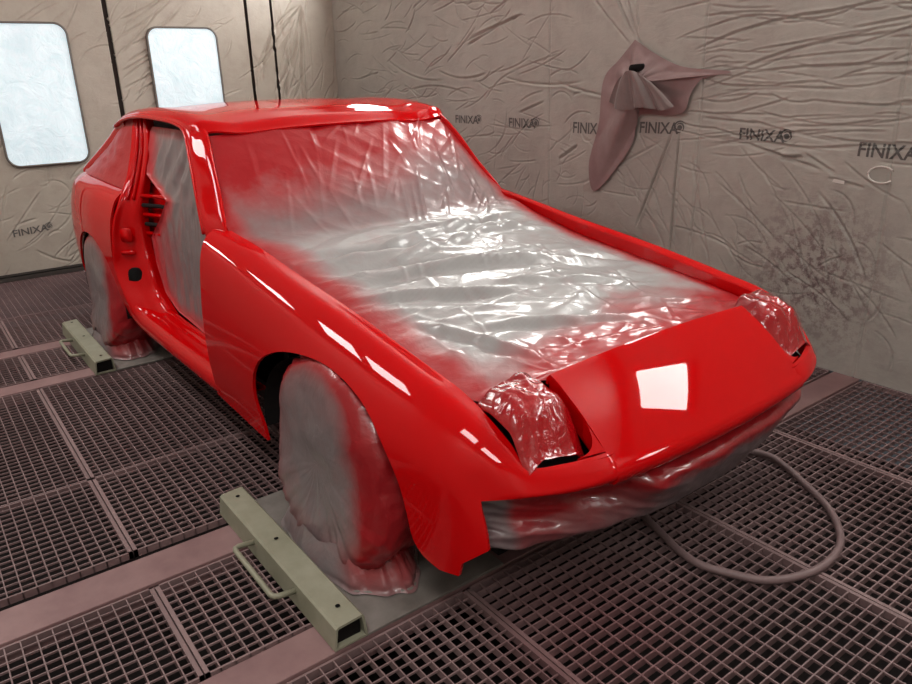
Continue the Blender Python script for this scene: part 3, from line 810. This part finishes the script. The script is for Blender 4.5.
    # overspray: along every edge, heavier at the screen's head and by the nose panel
    u=V[:,None]; s=np.abs(S_)[None,:]
    ov=smooth(.80,1.0,s+.05*fbm(X*5,Y*5,2)+.07*(Y<0)*hood)*1.0
    ov=np.maximum(ov,(1-hood)*np.clip((u-.66+.05*fbm(Y*3,X*3,2)-.16*np.maximum(Y+.1,0))/.22,0,1)*1.05)
    ov=np.maximum(ov,(1-smooth(.165,.275,u+.05*fbm(X*6+3,Y*4,3)-.03*Y))*1.0)
    ov=np.maximum(ov,.30*(1-hood))
    o=gridobj('masking_film',G,FILM,attr=np.clip(ov,0,1.1)); setattr_(o,np.clip((1-hood)*1.0*(1-smooth(.35,.9,ov))+.35*smooth(.85,1,s)*hood,0,1),'sheer')
    tag(child_of_car_space(o),'creased milky film stretched over the windscreen and bonnet opening, red-sprayed edges','masking film')
main_film()
def lamp_film(sg,lab):
    nu,nv=70,70; G=np.zeros((nu,nv,3)); 
    for i in range(nu):
        a=i/(nu-1)
        for j in range(nv):
            b_=j/(nv-1)                         # a: rear->front, b: inner->outer
            x=.515+.176*a+.006*b_*a; y=.447+.188*b_-.02*a*(1-b_)*0
            ed=min(1,4.5*min(b_,1-b_))**.6*1.0
            zt=.660-.085*max(0,a-.25)**1.3
            drop=smooth(.62,1.0,np.array(a))
            z=zt+.016*ed-(.100-.035*b_)*float(drop)-.03*(1-ed)
            G[i,j]=(x+.02*float(drop)*(1-b_),y,z)
    X,Y=G[...,0],G[...,1]
    h=.014*(ridged((X-Y)*6+sg,(X+Y)*4,2)-1)+.0035*(ridged((X+.6*Y)*17,(Y-X)*13+sg,2)-1)
    A=np.linspace(0,1,nu)[:,None]; B=np.linspace(0,1,nv)[None,:]
    G[...,2]+=h*np.minimum(1,6*np.minimum(A+.1,1-A)+.2)*np.minimum(1,8*np.minimum(B,1-B)+.15)
    G[...,1]*=sg
    att=np.clip(.35+.75*smooth(.1,.6,A+.25*fbm(X*8,Y*8,2))+0*B,0,1)
    if sg<0: G=G[:,::-1]; att=att[:,::-1]
    o=gridobj('headlamp_film',G,FILM_LAMP,attr=att,thick=.004)
    tag(child_of_car_space(o),lab,'masking film','films wrapped over the headlamps')
lamp_film(-1,'shiny red crumpled film over the headlamp at the front wheel side')
lamp_film(1,'pale-pink streaked film over the headlamp nearest the right wall')
def bumper_film():
    # stations across the car (y), profile: under lip, shelf, ridge, belly, bottom, back
    def prof(y,xl,out,zr,zb,back):
        return S((xl-.05,y,.462),(xl-.005+out*.15,y,.448+.004*(out>.04)),(xl+out*.75,y,zr+.018),(xl+out,y,zr-.012),(xl+out*.72-.012,y,(zr+zb)/2-.012),(xl-.03-back*.4,y,zb+.02),(xl-.10-back,y,zb))
    def pv(y,dx,k,e=0):     # with the wrapped bar ridge
        return S((.69+dx,y,.455),(.705+dx,y,.435),(.730+dx+.022*k,y,.410),(.740+dx+.036*k,y,.390),(.738+dx+.034*k,y,.366),(.738+dx+.016*k,y,.305+e*.6),(.722+dx,y,.248+e),(.64+dx,y,.215+e))
    stt=[pv(-.735,-.085,-1.0,.10),pv(-.69,-.075,-1.0,.075),pv(-.655,-.055,-1.0,.065),pv(-.52,-.025,-1.1,.045),pv(-.38,-.005,-1.1,.03),pv(-.30,.0,-.5,.02),pv(-.255,.004,.8,.012),pv(-.20,.01,1.1,.005),pv(-.05,.014,1.1,0),pv(.15,.01,1.1,0),pv(.32,.0,1.0,.02),pv(.45,-.015,.9,.06),pv(.54,-.03,.7,.10),pv(.60,-.055,.2,.13),pv(.62,-.08,-.6,.15)]
    G=loft(np.array(stt),150,60)
    X,Y,Z=G[...,0],G[...,1],G[...,2]
    near=1-smooth(-.30,-.12,Y)
    h=.012*(ridged((Z*1.6+Y*.55)*9,Y*2.0,2)-1)*(.4+near)+.006*fbm(Y*10,Z*14,3)
    w_=np.sin(np.linspace(0,math.pi,60))[None,:]**.5
    G[...,0]+=h*w_
    ov=smooth(.345,.385,Z+.02*fbm(Y*5,Z*6,2))*1.0*(1-.5*near)+.75*near*smooth(.22,.40,Z)
    ov=ov*smooth(-.67,-.62,Y)
    o=gridobj('bumper_film',G,FILM_BUMP,attr=np.clip(ov,0,1))
    tag(child_of_car_space(o),'grey and red film wrapped round the bumper below the nose panel','masking film')
bumper_film()
def door_film(sg,lab):
    zs=[.335,.36,.42,.55,.68,.78,.88,.97,1.05,1.12,1.165,1.185]
    xf=[-.86,-.86,-.86,-.86,-.88,-.93,-1.03,-1.11,-1.20,-1.26,-1.32,-1.40]
    xr=[-1.30,-1.66,-1.81,-1.88,-1.89,-1.74,-1.63,-1.90,-1.91,-1.90,-1.90,-1.88]
    yy=[.668,.668,.668,.668,.668,.662,.652,.640,.622,.604,.592,.585]
    nz,nx=110,90; zz=np.linspace(zs[0],zs[-1],nz)
    XF_=np.interp(zz,zs,xf); XR_=np.interp(zz,zs,xr); YY=np.interp(zz,zs,yy)
    T_=np.linspace(0,1,nx)[None,:]
    X=XF_[:,None]*(1-T_)+XR_[:,None]*T_; Z=np.repeat(zz[:,None],nx,1)
    Y=YY[:,None]+0*T_
    ed=np.sin(np.pi*T_)**.4*np.sin(np.pi*np.linspace(0,1,nz))[:,None]**.3
    up_=smooth(.75,1.1,Z)
    h=(.016*(ridged((X*1.0)*9,Z*.8,2)-1)*(1-up_*.6)+.03*(ridged((X-Z*.7)*6,Z*1.2,2)-1)*up_+.006*fbm(X*9,Z*5,3))*ed-.02*ed
    G=np.stack([X,(Y+h)*sg,Z],-1)
    ov=np.maximum(np.maximum(smooth(.82,1,T_+0*Z),1-smooth(.0,.10,np.linspace(0,1,nz))[:,None]+0*T_),smooth(.93,1.0,np.linspace(0,1,nz))[:,None]+0*T_)
    ov=np.maximum(ov*.9,.5*np.exp(-(((X+1.72)/.10)**2+((Z-.62)/.16)**2)))
    if sg>0: G=G[:,::-1]; ov=ov[:,::-1]
    o=gridobj('doorway_film',G,FILM_DOOR,attr=np.clip(ov,0,1))
    tag(child_of_car_space(o),lab,'masking film')
door_film(-1,'dull grey film hanging in the open doorway between pillar and sill')
door_film(1,'dull grey film closing the doorway on the side of the right wall')

# wheel covers
def wheel_cover(x,y,sg,lab,skirt=1.0,seed=1):
    R_=.33; n=120
    prof=[(.0,.010),(.10,.010),(.19,.006),(.255,.0),(.293,-.013),(.317,-.038),(.328,-.075),(.330,-.12),(.325,-.17),(.31,-.20),(.27,-.215),(.15,-.22)]
    P=cr(np.array([[a,b_,0] for a,b_ in prof]),56)
    G=np.zeros((len(P),n,3)); 
    for i,(r,d,_) in enumerate(P):
        for j in range(n):
            a=2*math.pi*j/n
            G[i,j]=(r*math.cos(a),d,r*math.sin(a))
    rad=P[:,0][:,None]; ang=(2*np.pi*np.arange(n)/n)[None,:]
    X=G[...,0]; Zr=G[...,2]
    tread=smooth(-.012,-.05,-0+P[:,1])[:,None]*0+ (P[:,1]<-.015)[:,None]
    lump=.010*(ridged(ang*5.5+seed,P[:,1][:,None]*14+seed,3)-1)*np.where(P[:,1][:,None]<-.02,1,.0)
    face=.012*fbm(X*4+seed,Zr*4,3)+.010*(ridged(X*4-Zr*2+seed,Zr*3+X,2)-1)*np.exp(-((Zr+.16)/.10)**2)
    G[...,0]*=1+lump/.32; G[...,2]*=1+lump/.32
    G[...,1]+=np.where(P[:,1][:,None]>-.03,face,0)
    lo=smooth(.02,-.29,G[...,2])*np.where(P[:,1][:,None]>-.10,1,.4); G[...,1]+=.050*lo; G[...,0]*=1+.10*lo
    G[...,1]+=.012*(ridged(ang*7+seed,rad*3,2)-1)*lo
    # flatten the foot and spread it a little
    z=G[...,2]; low=z<-.294; G[...,2]=np.where(low,-.294+(z+.294)*.12,z)
    G[...,1]*=-1*sg*-1 if sg>0 else -1*-1
    if sg<0: G[...,1]*=-1
    ov=np.clip(smooth(.005,-.06,P[:,1])[:,None]*0+np.interp(P[:,1],[-.09,-.02,.01],[1.0,.75,0])[:,None]+1.0*smooth(.10,.26,rad*np.cos(ang)-.02+.03*np.sin(ang)+.03*fbm(ang*3,rad*9,2))*np.cos(ang).clip(0,1)**.5+.5*smooth(.25,.32,rad)*np.sin(ang).clip(0,1),0,1.1)
    root=empty('wheel_cover',(0,0,0))
    o=gridobj('cover_film',G if sg<0 else G[:,::-1],FILM_WHEEL,root,closed=True,attr=ov if sg<0 else ov[:,::-1])
    # elasticated hem bunched on the plate
    H=[];stt=[]
    for j in range(120):
        a=2*math.pi*j/120
        rx=.300+.010*math.sin(5*a+seed)+.006*math.sin(13*a); ry=.160+.010*math.sin(7*a)
        yc_=sg*(-.075)
        q=np.array([rx*math.cos(a),yc_+ry*math.sin(a),-.311+.003*math.sin(9*a+seed)]); H.append(q)
        n1=float(fbm(np.array(a*4.0+seed),np.array(.3),3)); n2=float(ridged(np.array(a*7.0+seed),np.array(1.7),2))-1
        def pt(k,z): return np.array([q[0]*k,(q[1]-yc_)*k+yc_,z])
        stt.append(cr(np.array([pt(.80,-.215+.02*n1),pt(.93+.03*n2,-.268+.010*n1),pt(.985+.04*n1,-.292),pt(1.0+.03*n2,-.302),pt(1.04+.02*n1,-.310)]),14))
    gs=np.array(stt); gs=np.concatenate([gs,gs[:1]])
    gridobj('gathered_hem',gs.transpose(1,0,2),FILM_WHEEL,root,attr=np.clip(.05+1.0*smooth(.45,.85,np.cos(2*np.pi*np.arange(121)/120))[None,:]*np.linspace(1,.2,14)[:,None],0,1))
    tube('elastic_edge',H,.0055,PLATE,root,n=8,closed=True)
    wx,wy=x,y; c_,s_=math.cos(math.radians(1)),math.sin(math.radians(1))
    root.location=(c_*wx-s_*wy,s_*wx+c_*wy-.02,.325); root.rotation_euler=(0,0,math.radians(1))
    tag(root,lab,'wheel cover','film covers tied over the wheels')
    return root
wheel_cover(.005,-.82,-1,'grey wheel cover with red-sprayed edge under the near front fender',seed=1)
wheel_cover(-2.42,-.835,-1,'hazy grey wheel cover under the quarter panel behind the open doorway',seed=4)
wheel_cover(.0,.790,1,'wheel cover under the far front fender, facing the right wall',seed=7)
wheel_cover(-2.43,.80,1,'wheel cover at the far rear corner, facing the right wall',seed=9)

# ------------------------------------------------------------------ wheel ramps (steel plate with box tube and handle)
def wheel_ramp(cx,sg,lab,x0=-.41,x1=.40,yt0=-1.025,yt1=-.93,yc=0):
    r=empty('wheel_ramp',(cx,yc,0))
    # hollow trapezoid tube
    h=.074; prof=[(yt0,.004),(yt0+.008,h-.006),(yt0+.016,h),(yt1-.010,h+.004),(yt1-.003,h-.003),(yt1+.004,.004)]
    inn=[(yt0+.007,.010),(yt0+.014,h-.010),(yt0+.018,h-.007),(yt1-.012,h-.003),(yt1-.010,h-.008),(yt1-.003,.010)]
    V=[];F=[];k=6
    for x in (x0,x1):
        for p in prof: V.append((x,p[0]*-sg if sg>0 else p[0],p[1]))
        for p in inn: V.append((x,p[0]*-sg if sg>0 else p[0],p[1]))
    for j in range(k):
        q=(j+1)%k
        F+= [(j,q,12+q,12+j),(6+q,6+j,18+j,18+q),(q,j,6+j,6+q),(12+j,12+q,18+q,18+j)]
    pydata('box_tube',V,F,OLIVE,r,smooth=False)
    ya,yb=(yt0+.012,yt1-.008) if sg<0 else (-yt1+.008,-yt0-.012)
    boxes('tube_bore_shade',[(x1-.022,x1-.018,ya,yb,.009,h-.006)],DARK,r); boxes('tube_bore_shade',[(x0+.018,x0+.022,ya,yb,.009,h-.006)],DARK,r)  # dark sheets just inside both ends, painted shade of the hollow bore
    for x in (x0+.05,(x0+x1)/2-.05,x1-.07):
        y=(yt0*.45+yt1*.55); y=y if sg<0 else -y
        n=12; vv=[(x+.007*math.cos(2*math.pi*i/n),y+.007*math.sin(2*math.pi*i/n),h+.004) for i in range(n)]
        pydata('bolt_hole',vv,[tuple(range(n))],BLACK,r,smooth=False)  # flat disc, shade of the hole put into its colour
    hx0,hx1=-.125,.165; yo=yt0-.058
    P=[(hx0,yt0+.01,.045),(hx0,yo+.016,.052),(hx0+.006,yo+.004,.053),(hx0+.018,yo,.053),(hx1-.018,yo,.053),(hx1-.006,yo+.004,.053),(hx1,yo+.016,.052),(hx1,yt0+.01,.045)]
    P=np.array(P); 
    if sg>0: P[:,1]*=-1
    tube('carry_handle',P,.0085,OLIVE,r,n=10)
    y0,y1=yt1,-.455
    ys=(y0,y1) if sg<0 else (-y1,-y0)
    boxes('base_plate',[(x0+.0,x1,ys[0],ys[1],.001,.010)],PLATE,r,bevel=.002)
    tag(r,lab,'wheel ramp','steel wheel ramps under the car')
    return r
wheel_ramp(0,-1,'olive steel ramp with box tube and handle beside the front wheel')
wheel_ramp(-2.42,-1,'olive steel ramp with box tube and handle beside the rear wheel',yc=-.035)
wheel_ramp(0,1,'steel ramp under the far front wheel by the right wall')
wheel_ramp(-2.42,1,'steel ramp under the far rear wheel by the right wall')

# hose
HP=cr(np.array([(-.9,.35,.012),(-.3,.2,.012),(.2,.10,.012),(.44,.075,.012),(.58,.035,.012),(.68,0,.012),(.77,-.012,.012),(.85,.02,.012),(.93,.07,.012),(.98,.16,.012),(1.0,.27,.012),(.98,.40,.012),(.92,.50,.012),(.84,.58,.012),(.73,.65,.012),(.62,.71,.012),(.54,.735,.012),(.46,.69,.012),(.45,.52,.012),(.46,.38,.012),(.43,.26,.012)]),140)
o=tube('air_hose',HP,.012,HOSE,n=12); tag(o,'mauve rubber air hose looped on the grating in front of the car','hose')

# ------------------------------------------------------------------ booth lamps along both wall heads
m,nt,b=newmat('lamp_diffuser'); b.inputs['Emission Color'].default_value=(1,.975,.93,1); b.inputs['Emission Strength'].default_value=LAMP; b.inputs['Base Color'].default_value=(.8,.8,.8,1)
DIFF=m
HOUS=plain('white_lamp_housing',(.7,.7,.68),.5)
def lamp(x0,x1,side,zc,yc,wd,lab):
    """45-degree wall-head luminaire; side -1 left wall, +1 right wall"""
    r=empty('booth_lamp',((x0+x1)/2,yc,zc)); hx=(x1-x0)/2
    d=np.array([0,-side*math.sqrt(.5),-math.sqrt(.5)]); t=np.array([0,-side*math.sqrt(.5),math.sqrt(.5)])
    def q(off,hw,h): return [tuple(np.array([sx*h,0,0])+t*st_*hw+d*off) for sx,st_ in ((-1,-1),(1,-1),(1,1),(-1,1))]
    V=q(0,wd/2,hx)
    f=(0,1,2,3)
    n=np.cross(np.array(V[1])-np.array(V[0]),np.array(V[2])-np.array(V[0]))
    if np.dot(n,d)<0: f=f[::-1]
    pydata('diffuser',V,[f],DIFF,r,smooth=False)
    V=q(.004,wd/2+.03,hx+.03)+q(-.07,wd/2+.03,hx+.03)+q(.004,wd/2,hx)
    F=[(4,5,6,7)]
    for j in range(4): k=(j+1)%4; F+=[(j,k,4+k,4+j),(j,k,8+k,8+j)]
    pydata('housing',V,F,HOUS,r,smooth=False)
    tag(r,lab,'lamp','booth lamps along the wall heads')
def ceiling_lamp(x0,x1,yc,wd,lab):
    r=empty('booth_lamp',((x0+x1)/2,yc,ZC)); h=(x1-x0)/2; w_=wd/2
    pydata('diffuser',[(-h,-w_,-.052),(h,-w_,-.052),(h,w_,-.052),(-h,w_,-.052)],[(3,2,1,0)],DIFF,r,smooth=False)
    e=.03
    boxes('housing',[(-h-e,h+e,-w_-e,-w_,-.056,0),(-h-e,h+e,w_,w_+e,-.056,0),(-h-e,-h,-w_,w_,-.056,0),(h,h+e,-w_,w_,-.056,0)],HOUS,r)
    tag(r,lab,'lamp','booth lamps in the ceiling')
for (x0,x1,yc) in ((-4.0,-3.55,-2.04),(-3.12,-2.90,-1.92),(-2.30,-1.74,-1.84),(-1.56,-1.14,-1.84),(.95,1.75,-1.88),(2.25,2.95,-1.88)):
    ceiling_lamp(x0,x1,yc,.30 if x1<-2.8 else .44,'white ceiling luminaire over the open left side of the booth')
def wall_lamp(x0,x1,z0,z1,lab):
    r=empty('wall_lamp',((x0+x1)/2,YR,(z0+z1)/2)); h=(x1-x0)/2; v=(z1-z0)/2; e=.035; y=-.05
    P=[(a,b) for a,b in rrect(-h,h,-v,v,.05)]; k=len(P)
    pydata('diffuser',[(a,y,b) for a,b in P],[tuple(range(k))],DIFF,r,smooth=False)
    boxes('housing',[(-h-e,h+e,y-.004,-.001,-v-e,-v),(-h-e,h+e,y-.004,-.001,v,v+e),(-h-e,-h,y-.004,-.001,-v,v),(h,h+e,y-.004,-.001,-v,v)],HOUS,r)
    tag(r,lab,'lamp')
for (x0,x1,z0,z1,lab) in ((.98,1.66,1.95,2.50,'tall white lamp on the right wall ahead of the car'),(-3.9,-3.1,2.04,2.42,'white lamp high on the right wall in the far corner'),
    (-2.4,-1.55,2.05,2.43,'white lamp high on the right wall beside the car roof'),(-.7,.15,2.05,2.43,'white lamp high on the right wall beside the bonnet'),(2.5,2.9,1.83,2.33,'tall white lamp on the right wall behind the camera')):
    wall_lamp(x0,x1,z0,z1,lab)
